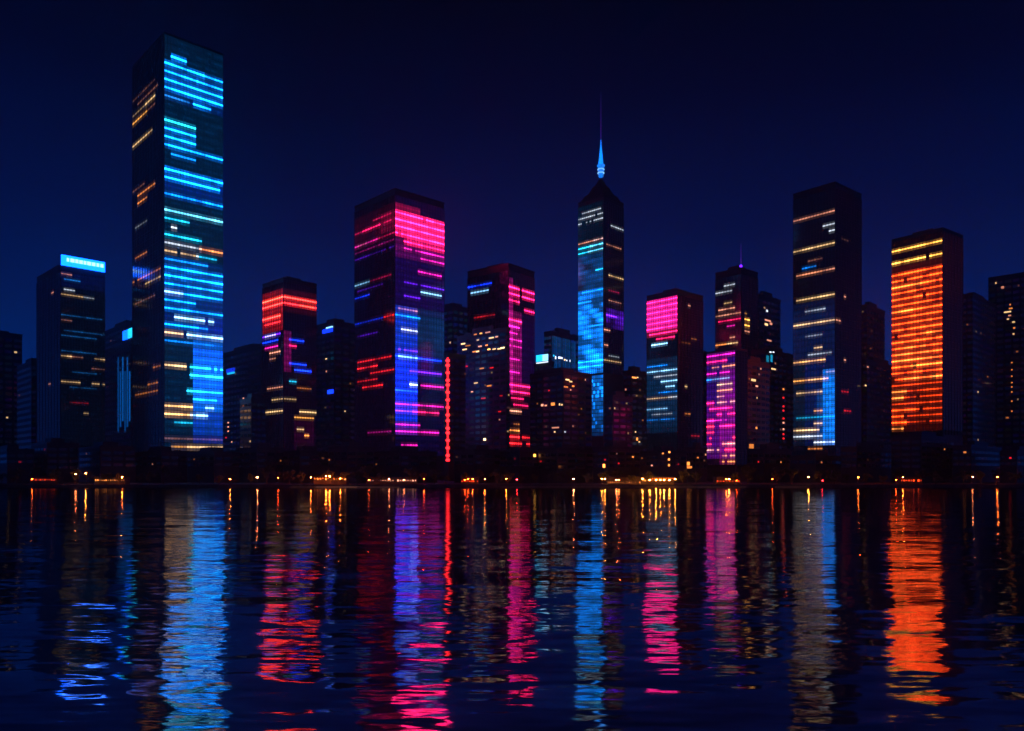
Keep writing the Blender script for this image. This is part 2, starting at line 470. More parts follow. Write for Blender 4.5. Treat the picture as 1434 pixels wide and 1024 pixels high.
mb = MB(); mb.cone(P_(0, 196), P_(0, 128), .32, .08, 6); mb.build('mast', emit('vi', .18, False), r7)  # mast is no lamp; its dim violet light is painted emission
mb = MB()
for y in (238, 243): mb.cone(P_(0, y), P_(0, y-.8), 3.0, 3.0, 12)
mb.build('ring', emit('lb', 1.2, False), r7)

tower('office_tower', 'orange lit tower with stacked red-orange window rows, rightmost bright tower', 'skyscraper', (1249, 1320, 1348, 321, 600, 36.5), 328, 9.0, 604, 16, 7,
'\n'.join(['L 337 0-1 ye 3.0', 'L 355 0-1 ye 2.8'] + ['L %g 0-1 ro %g' % (373+9*i, (1.9, 2.3, 2.5, 1.7, 1.9, 1.4, 2.1, 1.8, 1.5, 2.1, 1.6, 2.0, 1.7, 2.2, 2.0, 2.2, 1.7, 1.7, .5, .45, .4, .35, .4, .3, .25)[i]) for i in range(25)]
 + ['L 391 .4-1 ye .9', 'L 427 .6-1 ye .7', 'L 463 0-.4 ye .5', 'L 481 .2-.7 ye .6', 'L 490 .3-.9 ors .8', 'L 499 .1-1 ors .8', 'L 508 0-.6 ye .8', 'L 526 0-.7 ors .9', 'L 544 .7-1 ors 1.4', 'L 553 .75-1 ors 1.3', 'L 571 .5-1 ro 1', 'L 580 .8-1 ro .9', 'L 589 .7-1 ro 1.8', 'L 598 .75-1 ors 1.5', 'W L 365 540 0 1 ro .05', 'W L 540 600 0 1 ro .03', 'W R 330 420 0 1 ro .004']), base=((.0015, .0004, .001), (.003, .0004, .0002)), rnd=(.15, 1.6), drop=.03)
tower('office_tower', 'tall black tower with sparse thin cream lines and a blue lower corner', 'skyscraper', (1111, 1169.5, 1206, 257, 660, 40), 268, 9.0, 640, 14, 10, '''
W L 425 500 0 1 bl .03
W L 425 620 0 1 dk .035
W L 500 620 0 .7 bl .05
W L 520 622 0 .26 cy .9
W L 545 622 .26 .4 cy .15
L 291 0-1 sa .9
L 310 0-.3 wh .8
L 322 .04-.12 wh 1
L 340 0-1 cr 1.2
L 355 .3-.6 sa .15
L 363 .35-.8 cy .5
L 376 0-.9 sa .8
L 376 .3-.9 ors .5
L 413 0-1 cr 1.5
L 426 .25-.7 wh .5
L 451 0-1 cr 1.4
L 469 .3-.7 wh .25
L 480 .3-.5 cr .9
L 489 .1-.65 wh .5
L 503 .25-1 ye 1.2
L 503 .25-1 cr .5
L 521 0-.2 cr .6
L 530 .15-1 ye 1.1
L 530 .2-.6 cr .8
L 549 .3-.9 cr 1.2
L 570 .3-.5 ye 1.3
L 579 .0-.9 te .3
L 588 .3-.5 cr .9
L 597 .35-1 cr 1.8
L 608 .3-1 wh 1.6
L 617 0-.5 wh 1.4
L 628 .3-.6 ors .7
L 637 .35-.65 ye .9
R 410 .3-.4 sa .4
R 451 .0-.2 sa .7
R 505 .3-.4 sa .4
R 545 .2-.5 rd .12
R 570 .3-.6 rd .15
R 330 .2-.5 sa .03
''', base=((.0004, .0003, .002), (.0003, .001, .005)), gL=.6)
tower('office_tower', 'dark broad tower with a magenta pink glass strip down its right facade', 'skyscraper', (655, 712, 748, 371, 680, 52), 383, 9.15, 628, 13, 12, '''
W R 440 545 0 .2 mg .65
W R 395 440 0 .2 mg .3
W R 440 540 .2 .5 mg .22
W R 440 540 .45 1 vi .03
R 401 0-.42 pk 2.3
R 401 .52-1 pk 2.2
R 411 0-.42 pk 1.8
R 411 .5-1 pk 2.3
R 420 0-.42 pk 1.4
R 429 .6-.95 pk 1.5
R 446 0-.45 pk 1.8
R 455 0-.4 mg 1.3
R 465 0-.3 mg .6
R 475 0-.5 mg .7
R 484 0-.5 mg .6
R 502 0-.4 mg .6
R 520 0-.4 mg .6
R 538 0-1 pk 1.9
R 547 .1-1 pk 1.6
R 557 .1-.6 pk .6
R 566 .2-.7 pk .6
R 575 0-.45 sa 1.2
R 593 .2-.4 ors .4
R 602 0-.4 ors 1.7
R 611 0-.4 rd 1.3
R 611 .5-1 rd .6
R 620 0-.5 rd 1.3
R 620 .7-1 rd 1.3
L 392 .4-1 bl .5
L 401 .5-.9 lb .35
L 438 .3-.8 rd .1
L 501 .3-.5 ors .2
L 538 .4-.6 ors .2
L 556 .1-.6 rd .15
''', base=((.002, .0008, .006), (.0003, .0003, .002)))
tower('office_tower', 'short tower with solid magenta upper facade beside the cyan spire tower', 'skyscraper', (906, 949, 984, 408, 620, 41.6), 417, 7.7, 640, 13, 8, '''
W L 414 458 0 1 mg .85
W L 414 462 0 1 pk .25
W L 500 600 0 1 dk .10
W R 420 480 0 1 pk .006
L 417 0-1 pk 1.8
L 425 0-1 pk 1.4
L 432 0-1 pk 1.3
L 440 0-1 pk 1.5
L 448 0-1 pk 1.3
L 455 0-1 pk 1.6
L 463 0-.9 pk 1.1
L 471 .1-.7 pk .7
L 481 .3-.85 lb 1.1
L 509 .3-1 cy .5
L 517 0-1 lb .5
L 525 .0-.75 wh .35
L 533 0-.5 lb .5
L 541 .1-.4 lb .4
L 548 .0-.6 cy .3
L 556 0-.3 wh .4
L 556 .2-1 cr .4
L 571 .3-1 lb .25
L 579 .2-.8 wh .2
L 587 .1-1 cy .2
R 425 .4-.5 sa 1.6
R 471 .5-.75 ors .35
R 479 .2-.5 ors .2
R 540 .3-.35 cr .8
R 579 .3-.45 ors .9
R 609 .5-.8 rd .15
''', base=((.001, .0004, .003), (.0003, .002, .006)), gR=.5)
tower('office_tower', 'small tower crowned by red neon lines between two taller towers', 'skyscraper', (368, 397, 443, 391, 640, 46), 399, 8.4, 632, 9, 13, '''
W L 408 456 0 1 rd .28
W R 408 430 0 1 rd .03
W R 464 520 0 .2 mg .14
W R 585 625 .3 .9 mg .02
L 415 .05-1 rd 3.0
L 415 .05-1 ors .7
L 423 .05-1 rd 2.6
L 423 .05-1 ors .25
L 440 .1-1 rd 3.0
L 440 .1-1 ors .4
L 449 .1-.9 rd .9
L 464 .1-1 vi .8
L 464 .3-.9 wh .6
L 473 .2-1 bl .9
L 481 .2-.9 mg .6
L 490 .1-.7 sa 1.0
L 499 .4-.7 sa .3
L 540 .0-.8 sa .4
L 557 0-.5 cr .35
L 577 0-1 cr .8
R 415 0-.95 rd 2.6
R 415 0-.95 ors .3
R 424 0-.95 rd 2.0
R 424 .5-.9 ors .3
R 473 .15-.6 bl .8
R 482 .2-.4 pk .7
R 507 .2-.7 bl .9
R 516 .3-.85 bl 1.2
R 530 .2-.4 te .5
R 540 .4-.8 ors .2
R 558 .0-.4 cr .25
R 573 .5-.95 cr .9
R 581 .3-.9 ye .7
R 597 .4-.6 cr .6
R 606 .65-.78 ors 1.6
''', base=((.001, .0004, .005), (.001, .0003, .003)), rnd=(.8, 1.2), drop=.0)
b1, r1 = tower('office_tower', 'dark tower with a bright blue rooftop sign at the far left', 'skyscraper', (52, 85, 147, 372, 700, 46), 383, 7.2, 625, 8, 16, '''
R 383 .05-.25 sa .6
R 390 .1-.4 dk .5
R 402 .1-.3 wh .8
R 415 .0-.5 cr .9
R 415 .5-.7 wh .4
R 437 .0-.9 dk .25
R 445 0-.2 sa .2
R 459 .1-1 dk .22
R 473 0-.8 dk .2
R 488 0-.8 dk .2
R 497 0-.2 cr 1.2
R 497 .2-.45 sa .4
R 497 .8-.95 cr .7
R 511 .7-1 sa .2
R 517 .3-.8 dk .15
R 531 0-.4 cr 1.1
R 531 .7-1 cr .7
R 545 .2-.8 dk .12
R 560 .2-.6 rd .1
R 574 .5-.6 cr .6
L 402 .3-.4 sa .3
L 531 .4-.5 sa .3
W R 378 395 0 1 bl .04
''', base=((.0002, .0018, .006), (.0002, .0003, .0015)), gR=.45)
sg = thing('rooftop_sign', 'long glowing cyan blue sign panel on the roof of the far left tower', 'sign', (b1.X, b1.Y, b1.z))
def standing_sign(b, root, f, x0, x1, y0, y1, col, s, bars):
    t0, t1 = sorted((b.t(f, x0), b.t(f, x1))); z1, z0 = b.zat(f, t0, y0), b.zat(f, t0, y1)
    mb = MB(); mb.prism(rel(root, b.pos(f, t0, z0, .9)), b.d(f)*(t1-t0), b.nrm(f)*1.2, (0, 0, z1-z0)); mb.build('sign_panel', emit(col, s), root)
    L = t1-t0; h = z1-z0
    xs = [(.12, .05), (.2, .09), (.31, .07), (.4, .08), (.5, .06), (.58, .09), (.69, .08), (.8, .06), (.89, .07)] if bars > 5 else [(.1, .3), (.55, .35)]
    for a, wd in xs:
        q = MB(); q.prism(rel(root, b.pos(f, t0+L*a, z0+h*.42, 2.13)), b.d(f)*L*wd, b.nrm(f)*.15, (0, 0, h*.34)); q.build('light_bar', emit('lb', 3.2, False), root)
    fr = MB()
    for k in range(5): fr.prism(rel(root, b.pos(f, t0+(t1-t0)*(.05+.22*k), z0-1, .45)), b.d(f)*.5, b.nrm(f)*.4, (0, 0, z1-z0+.6))
    fr.build('support_frame', M['metal'], root)
standing_sign(b1, sg, 'R', 85, 146, 357, 371.5, 'az', 7.5, 9)

tower('office_tower', 'narrow block with pink and cream window rows in front of the antenna tower', 'office building', (990, 1030, 1046, 490, 560, 38), 494.5, 8.45, 652, 11, 4, '''
W L 490 530 0 1 vi .14
W L 530 640 0 1 vi .16
W L 520 645 0 .5 mg .2
W L 560 640 .5 1 mg .07
L 494 0-1 mg 1.0
L 503 .3-1 pk 1.2
L 511 0-.9 ors 1.0
L 520 .2-1 mg .7
L 528 .8-1 cy 1.0
L 528 .2-.8 lb .25
L 536 0-.6 cr 1.2
L 545 0-.65 ors 1.4
L 553 .4-.65 sa .9
L 562 .7-1 pk 1.2
L 562 0-.6 sa .9
L 571 0-1 pk 1.5
L 579 0-.65 pk 1.3
L 587 .1-1 mg .6
L 587 .75-1 pk 1.1
L 596 0-.5 pk 1.6
L 596 .75-1 rd 1.5
L 604 .7-1 rd 1.3
L 613 .8-1 rd 1.1
L 613 0-.1 rd 1.3
L 621 0-.45 sa 1.5
L 621 0-.45 rd 1
L 621 .8-1 rd 1
L 630 0-.4 rd 1.8
L 630 .6-1 sa 1.2
L 638 0-.4 ors 1.2
L 647 0-.45 ors 1.8
''', base=((.001, .0003, .002), (.004, .0006, .008)), rnd=(.3, 1.4), drop=.12)
b10, r10 = tower('antenna_tower', 'dim stepped tower with scattered cream rows and a violet antenna light', 'skyscraper', (1002, 1038, 1061, 377, 720, 42), 388, 8.3, 500, 9, 6, '''
L 396 .25-.6 wh .9
L 404 .3-.95 wh .6
L 418 .3-.7 cr .9
L 427 .25-.9 sa .9
L 435 0-1 sa .7
L 444 0-.9 pk .5
L 453 .2-.5 mg .4
L 470 .2-.45 sa .8
L 478 .1-.5 cr 1.1
L 478 .6-.95 ors .9
R 435 .2-.35 ye .4
R 444 .2-.4 ye 2
R 453 .2-.4 ye 1.6
R 461 .2-.4 sa .5
''', base=((.001, .0004, .003), (.0006, .001, .007)), gL=.7)
mb = MB(); tp = rel(r10, b10.pos('L', 1.5, b10.z, -2)); mb.cone(tp, tp+Vector((0, 0, 24)), .5, .15, 6); an = mb.build('antenna', emit('vi', .25, False), r10)  # violet light on the antenna shaft painted in as emission
mb = MB(); mb.box(tp+Vector((0, 0, 3)), (1.8, 1.8, 2.6)); mb.build('beacon', emit('vi', 4, False), an)

# ---------------------------------------------------------------- dim blocks between the towers
def block(name, label, geom, yb=640, wins=(), rand=0, face='LR', colr=('cr', 'ors', 'sa'), cat='building', kit=True, ribbon_glow=(.0003, .0005, .003)):
    b = Block(*geom); root = thing(name, label, cat, (b.X, b.Y, BASE))
    shell(b, root, M['clad'], roofkit=kit)
    # unlit floor ribbons, given a faint painted self-glow
    sp = 8.5; y = b.yt+7; k = 0
    H = sp/F*b.Y
    while y < min(yb, 655) and k < 40:
        zc_ = b.zc(y)
        if zc_ - H < BASE+1: break
        mb = MB()
        for f in 'LR':
            L = b.L(f); nb = max(3, int(L/7)); bay = L/nb
            for i in range(nb):
                g = tuple(c*random.uniform(0, 2.2) for c in ribbon_glow)
                A = [rel(root, b.pos(f, t, z, .12)) for t, z in ((bay*(i+.12), zc_-.25*H), (bay*(i+.88), zc_-.25*H), (bay*(i+.88), zc_+.25*H), (bay*(i+.12), zc_+.25*H))]
                mb.quad(*(A if f == 'R' else A[::-1]), g=g)
        mb.build('window_row', M['glass'], root, glow=True); y += sp; k += 1
    for wn in wins:
        f, x0, x1, y0, y1, col, s = wn; glow_window(b, root, f, x0, x1, y0, y1, col, s)
    for _ in range((rand*3+4)//5):
        f = random.choice(face); L = b.L(f); t = random.uniform(.05, .92)*L; yy = b.yt + 7 + 8.5*random.randint(0, max(0, int((yb-b.yt-12)/8.5)))
        z = b.zc(yy)
        if z < BASE+3: continue
        wd = random.uniform(.8, 1.9)*b.Y/600; s = random.choice((.06, .12, .22, .5)); g = tuple(c*s for c in COL[random.choice(colr)])
        mb = MB(); mb.prism(rel(root, b.pos(f, t, z-.7, .02)), b.d(f)*wd, b.nrm(f)*.3, (0, 0, 1.3*b.Y/600), g=g); mb.build('window', M['glass'], root, glow=True)
    return b, root
block('office_block', 'low dark block cut off by the left edge of the photo', (-30, -8, 31, 467, 900, 44), rand=4)
block('office_block', 'low dark block between the left edge and the rooftop sign tower', (24, 44, 66, 508, 820, 44), rand=4)
bc, rc = block('office_block', 'dark block with faint blue facade stripes left of the tallest tower', (143, 183, 206, 452, 820, 44), rand=3,
  wins=[('L', 165+i*3.2, 166.6+i*3.2, 500+(i % 2)*20, 606-(i % 3)*8, 'cy', .10+.05*(i % 3)) for i in range(6)])
sc = thing('wall_sign', 'small square cyan sign left of the tallest tower', 'sign', (bc.X, bc.Y, bc.z)); 
sign(bc, sc, 'L', 173.5, 180, 462, 474.5, 'az', 4); sign(bc, sc, 'L', 181, 187, 459, 472, 'te', 2.5)
bd, rd_ = block('office_block', 'dark block right beside the tallest tower, with reddish lights low down', (300, 366, 400, 484, 820, 44), rand=8,
  wins=[('L', 319, 320.6, y, y+2, 'sa', .8) for y in (591, 597, 603)] + [('L', 324, 325.5, 618, 620, 'sa', .5), ('L', 316, 317.5, 612, 614, 'rd', .5), ('L', 340, 342, 557, 559, 'sa', .5)])
sd = thing('wall_sign', 'small blue sign just right of the tallest tower', 'sign', (bd.X, bd.Y, bd.z)); sign(bd, sd, 'L', 318.5, 329, 515, 520.5, 'bl', 1.0); sign(bd, sd, 'L', 319.5, 329, 520.7, 523, 'te', 1.4, nm='sign_edge')
be, re_ = block('office_block', 'dark block between the red crowned tower and the pink topped tower', (440, 468, 500, 452, 760, 44), rand=8,
  wins=[('R', 482, 484, 575, 577, 'cr', .5), ('L', 456, 458, 502, 503.5, 'cr', 1)])
se = thing('wall_sign', 'blue sign at the roof edge of the block beside the red crowned tower', 'sign', (be.X, be.Y, be.z)); sign(be, se, 'L', 453, 466.5, 459, 464.5, 'bl', 2.0); sign(be, se, 'L', 458, 466.5, 456.8, 458.8, 'lb', 2.0, nm='sign_edge')
se2 = thing('wall_sign', 'lower small blue sign, a block-width left of the pink topped tower', 'sign', (be.X, be.Y, be.z)); sign(be, se2, 'L', 460, 467.5, 545.5, 551, 'bl', 3.0)
block('office_block', 'deep blue block right of the pink topped tower', (606, 634, 664, 430, 840, 44), rand=4, ribbon_glow=(.0004, .002, .012))
bg_, rg = block('slim_block', 'slim block edged with a vertical red neon strip', (621.5, 628, 652, 497, 600, 44), yb=640, rand=3, kit=False)
mb = MB()
zt_, zb_ = bg_.zc(501), bg_.zc(646)
pz = rel(rg, bg_.pos('R', 0, 0, .5)); mb.prism(pz + Vector((-1.5, -.6, zb_)), (1.4, 0, 0), (0, .5, 0), (0, 0, zt_-zb_)); ns = mb.build('neon_strip', emit('rd', 2.6), rg)
y = 505
while y < 645:
    mb = MB(); mb.prism(pz + Vector((-2.2, -.95, bg_.zc(y+2.0))), (2.9, 0, 0), (0, .3, 0), (0, 0, 1.7)); mb.build('neon_lamp', emit('rd', 5, False), ns); y += random.choice((6.5, 8, 10.5))
ye = [('L', x, x+random.uniform(2, 7), y+(708-x)*.06, y+(708-x)*.06+1.8, c_, s_) for x, y, c_, s_ in
      [(664, 465, 'ors', .5), (672, 464, 'ye', 1.1), (680, 463, 'sa', .4), (685, 471, 'cr', .9), (694, 470, 'sa', .7), (668, 473, 'cr', .5), (670, 482, 'sa', .8), (680, 481, 'ors', 1.0), (652, 480, 'ors', .3), (646, 477, 'cr', 1.3), (648, 485, 'cr', 1),
       (683, 487, 'ye', 2.6), (690, 487, 'cr', .8), (697, 487, 'cr', 1.1), (701, 486, 'cr', 2.2), (662, 489, 'ors', .7), (667, 489, 'cr', 1.4), (640, 508, 'cr', .9), (652, 509, 'rd', .5), (672, 513, 'ors', .5), (686, 513, 'rd', .5), (664, 533, 'cr', .6), (682, 538, 'ors', .6), (660, 545, 'sa', .8), (674, 555, 'rd', .4), (698, 575, 'rd', .4), (700, 553, 'rd', .3)]]
block('office_block', 'dark block with scattered yellow window lights left of the magenta strip', (640, 709, 714, 461, 600, 44), yb=640, rand=8, wins=ye + [('L', 677.5, 680.5, 614, 617, 'cr', 3)])
bi, ri = block('office_block', 'blue tinted block with a white light row left of the cyan tower', (762, 772, 812, 466, 820, 46), rand=0, ribbon_glow=(.001, .006, .025),
  wins=[('R', 773+i*2.6, 774.3+i*2.6, 470+i*.7, 516, 'cy', .05+.10*((i*7) % 5)/5) for i in range(13)] + [('R', 774, 777, 497, 499.5, 'te', 1.2), ('R', 777, 779, 499, 503, 'wh', 1.2), ('R', 781.5, 787.5, 500, 502.5, 'wh', 2.2), ('R', 789, 792, 503, 505, 'cr', 1.6), ('R', 793, 794.5, 504, 506, 'wh', 1.2), ('R', 797, 798.5, 504, 507, 'wh', .9)])
bi2, ri2 = block('low_block', 'low block under the square cyan and white sign', (748, 769, 776, 508, 780, 46), rand=2, kit=False)
si = thing('rooftop_sign', 'square cyan and white lit sign between the magenta and cyan towers', 'sign', (bi2.X, bi2.Y, bi2.z))
sign(bi2, si, 'L', 752, 760, 496.8, 506, 'te', 2.4); sign(bi2, si, 'L', 761, 768, 496, 505, 'lb', 2.2); sign(bi2, si, 'L', 752, 768, 506.1, 507.6, 'wh', 1.5, nm='sign_edge')
block('office_block', 'dark block with small orange roof lights below the square cyan sign', (742, 789, 829, 521, 585, 44), yb=640, rand=14,
  wins=[('R', 792, 797, 531, 533, 'cr', 1.1), ('R', 797, 801, 533.5, 535.5, 'cr', .7), ('R', 789.5, 795, 541, 543, 'ors', .5), ('R', 801, 804, 540, 542, 'ors', .9), ('L', 758, 761, 566, 569, 'sa', 1), ('L', 763, 766, 567, 569, 'sa', .7), ('L', 772, 777, 564, 568, 'ors', .9), ('L', 783, 784.5, 565, 568, 'cr', .8), ('L', 786, 788, 566, 568, 'cr', .8), ('L', 773, 783, 598, 600, 'sa', .4), ('L', 776, 778, 604, 606, 'cr', .8), ('R', 790, 792, 604, 606, 'wh', .4), ('L', 768, 770, 546, 548, 'rd', .5)])
block('office_block', 'dark block between the cyan tower and the short magenta tower', (868, 884, 908, 521, 660, 44), yb=640, rand=9,
  wins=[('R', 885, 891, 528, 530, 'ors', 1.3), ('R', 892, 893.5, 528, 529.5, 'cr', .9), ('R', 889, 890.5, 604, 606, 'cr', .8), ('R', 891, 893, 613, 617, 'ors', 1.2), ('R', 894, 896, 618, 620, 'cr', .6)])
block('office_block', 'dark block in front of the foot of the cyan spire tower', (846, 858, 886, 556, 560, 44), yb=640, rand=10, wins=[('R', 881, 883, 636, 639, 'rd', 1.0), ('R', 878, 880, 642, 644, 'ors', .9)])
block('office_block', 'dark stepped block right of the antenna tower, lit windows down its edge', (1052, 1064, 1093, 414, 800, 44), rand=2,
  wins=[('R', 1073, 1075, 434, 437, 'wh', .8), ('R', 1071, 1079, 448, 450, 'sa', .7), ('R', 1071, 1075, 453, 456, 'cr', 1.0), ('R', 1078, 1081, 452, 455, 'sa', .6), ('R', 1074, 1080, 476, 478, 'sa', .5)])
block('office_block', 'low dark block with a teal lit corner left of the tall black tower', (1052, 1072, 1113, 491, 700, 44), rand=8, wins=[('R', 1073, 1076.5, 498, 507, 'te', .25), ('R', 1079, 1081.5, 497, 507, 'te', .45), ('R', 1077.5, 1080, 492.5, 494, 'wh', 1.1), ('R', 1081.5, 1084, 492.5, 494, 'wh', 1.0),
  ('R', 1080, 1086, 516, 518, 'cr', .8)] + [('R', 1096, 1098, y, y+2.4, c_, .8) for y, c_ in ((544, 'ors'), (556, 'rd'), (568, 'rd'), (574, 'rd'), (585, 'rd'), (591, 'sa'), (600, 'sa'), (607, 'rd'), (613, 'rd'))])
block('office_block', 'dark block filling the gap under the antenna tower', (1032, 1046, 1078, 506, 600, 44), yb=640, rand=14, wins=[('R', 1052, 1058, 531, 534, 'cr', .8), ('R', 1058, 1061, 540, 542, 'sa', 1), ('R', 1058, 1060, 598, 601, 'ors', .9), ('R', 1049, 1055, 622, 628, 'ors', .5)])
block('office_block', 'dark narrow block left of the orange tower', (1200, 1214, 1239, 429, 780, 44), rand=7)
block('office_block', 'lower dark block under the blue gap left of the orange tower', (1196, 1214, 1262, 506, 690, 44), rand=8, wins=[('R', 1214, 1216, 513, 515, 'sa', .5), ('R', 1211, 1213, 539, 541, 'cr', .8)])
block('office_block', 'dark block right of the orange tower with a few orange windows', (1338, 1362, 1394, 413, 740, 44), rand=16)
block('office_block', 'large dark block against the right edge of the photo', (1384, 1452, 1500, 381, 800, 44), rand=18, face='L',
  wins=[('L', 1402, 1406, 401, 404, 'sa', .4), ('L', 1406, 1416, 436, 438, 'cr', .7), ('L', 1413, 1418, 431, 433, 'ors', .5), ('L', 1412, 1416, 441, 443, 'sa', .4), ('L', 1410, 1413, 446, 448, 'cr', .5)] + [('L', 1416, 1418, y, y+2, 'ors', .4) for y in (507, 517, 526, 535, 541, 548, 561, 575)])
block('office_block', 'dark block behind the short magenta tower and the pink row block', (972, 984, 1003, 500, 760, 44), rand=6)
block('office_block', 'dark block at the foot of the red crowned tower on its left', (336, 352, 372, 560, 600, 44), yb=640, rand=4)

# low dark front row on the bank
fr = [(-20, 10, 48, 631, 'far left corner of the bank'), (44, 66, 110, 622, 'under the rooftop sign tower'), (108, 140, 190, 627, 'left of the tallest tower foot'), (188, 226, 262, 634, 'under the left facade of the tallest tower'),
      (258, 300, 336, 635, 'under the right facade of the tallest tower'), (332, 360, 398, 629, 'below the red crowned tower on its left'), (396, 420, 462, 634, 'below the red crowned tower on its right'), (460, 486, 524, 628, 'left of the pink topped tower foot'),
      (522, 560, 612, 634, 'under the pink topped tower'), (636, 664, 704, 632, 'right of the red neon strip'), (700, 728, 756, 635, 'under the magenta strip tower'), (754, 780, 832, 630, 'under the square cyan sign'),
      (830, 852, 898, 628, 'under the cyan spire tower'), (896, 922, 962, 634, 'under the short magenta tower'), (960, 974, 990, 629, 'left of the pink row block'), (1046, 1070, 1108, 631, 'left of the tall black tower foot'),
      (1106, 1142, 1180, 640, 'under the tall black tower'), (1178, 1200, 1250, 628, 'between the black and orange towers'), (1248, 1290, 1336, 612, 'under the orange tower'), (1334, 1360, 1402, 626, 'right of the orange tower foot'), (1400, 1424, 1460, 634, 'far right corner of the bank')]
for i, (xl, xc, xr, yt, lab) in enumerate(fr):
    Y = 476+(i*37) % 40
    ww = []
    if lab == 'under the cyan spire tower': ww = [('R', 845+40, 887, 652-13, 652-11, 'ors', 1), ('L', 844.5, 847.5, 650, 655, 'ors', 2.5), ('R', 865, 867, 648, 650, 'rd', .5)]
    if lab == 'under the short magenta tower': ww = [('R', 935.5, 938, 632, 634.5, 'ors', 2), ('R', 935.5, 937.5, 642, 645, 'ors', 1.6), ('R', 935.5, 937.5, 650, 653, 'ors', 1.3), ('L', 912, 914, 651, 653, 'sa', .8), ('R', 927, 929, 634, 636, 'ors', 1)]
    if lab == 'left of the pink row block': ww = [('L', 962, 966, 647, 652, 'ors', 1.2), ('L', 960.5, 969, 653, 656, 'ors', .8), ('R', 976, 978, 640, 642, 'ors', .5)]
    if lab == 'under the magenta strip tower': ww = [('R', 747, 750, 636, 640, 'ye', 2)]
    block('bank_building', 'low unlit building on the bank, ' + lab, (xl, xc, xr, yt, Y, 40+(i*5) % 9), yb=655, wins=ww, rand=3 if 12 <= i <= 15 else 1, cat='low building', ribbon_glow=(.0001, .0001, .0004), colr=('ors', 'sa', 'rd'))

# ---------------------------------------------------------------- promenade pavilions with lit fronts
def pavilion(x0, x1, ylight, label, col, s, n, glowcol=None):
    Y = 436.; a, c = (x0-HX)/F*Y, (x1-HX)/F*Y; root = thing('pavilion', label, 'pavilion', ((a+c)/2, Y, BASE)); W = c-a
    mb = MB(); mb.box((0, 2, 1.9), (W, 6, 3.8)); mb.build('wall', M['conc'], root)
    mb = MB(); mb.box((0, 1.4, 3.98), (W+1.2, 8.4, .35)); mb.build('roof', M['clad'], root)
    z = CAMH + (HY-ylight)/F*Y - BASE
    for i in range(n):
        if random.random() < .15: continue
        x = -W/2+W*(i+.5)/n; v = s*random.choice((.3, .6, 1, 1.7)); mb = MB()
        mb.box((x, -1.08, max(1.1, z)), (W/n*random.uniform(.35, .7), .12, random.uniform(.5, 1.0)), g=tuple(q*v for q in COL[col])); mb.build('window', M['glass'], root, glow=True)
    if glowcol:
        for i in range(n):
            mb = MB(); mb.box((-W/2+W*(i+.5)/n, -2.3, 3.35), (.35, .35, .3)); mb.build('eave_lamp', emit(glowcol, 6), root)
pavilion(44, 82, 672, 'pavilion with faint red lights below the rooftop sign tower', 'ro', .35, 12)
pavilion(134, 176, 672.5, 'low pavilion with an orange row of lights left of the tallest tower', 'ors', .8, 14)
pavilion(440, 486, 671, 'brightest orange lit pavilion below and right of the red crowned tower', 'ors', 1.1, 12, 'lor')
pavilion(514, 584, 673, 'long pavilion with dotted lights under the pink topped tower', 'sa', .8, 20)
pavilion(646, 670, 674, 'small pavilion with red dots right of the red neon strip', 'ro', .6, 9)
pavilion(850, 897, 676, 'pavilion with a dull orange terrace under the cyan spire tower', 'ors', .35, 16, None)
pavilion(898, 943, 673, 'orange terrace pavilion under the short magenta tower', 'ors', .6, 14, 'lor')
pavilion(1002, 1036, 674, 'pavilion with red lights below the pink row block', 'ro', .5, 8)
pavilion(1260, 1290, 673, 'pavilion with a dotted red-orange row under the orange tower', 'ro', 1.4, 9)

# ---------------------------------------------------------------- street lamps on the quay
LY = SH+3.4
def lamp(x, y, s, col, label, group='quay lamps along the far bank'):
    X = (x-HX)/F*LY; z = CAMH + (HY-y)/F*LY - BASE
    r = thing('street_lamp', label, 'street lamp', (X, LY, BASE), group)
    mb = MB(); mb.cone((0, 0, 0), (0, 0, z-.1), .09, .05, 8); mb.cone((0, 0, 0), (0, 0, .5), .16, .12, 8); mb.build('pole', M['metal'], r)
    mb = MB(); mb.cone((0, 0, z-.1), (0, -.7, z+.14), .045, .035, 6); mb.cone((0, 0, z-.1), (0, .25, z-.05), .045, .03, 6); mb.build('arm', M['metal'], r)
    mb = MB(); mb.cone((0, -.75, z-.16), (0, -.75, z+.02), .26, .3, 12); lh = mb.build('lamp_head', emit({'ors': 'lor', 'ye': 'lye', 'sa': 'lsa', 'cr': 'lsa', 'ro': 'ro', 'rd': 'rd'}[col], s*3.5), r)
    mb = MB(); mb.cone((0, -.75, z+.03), (0, -.75, z+.14), .34, .14, 12); mb.build('shade', M['metal'], r)
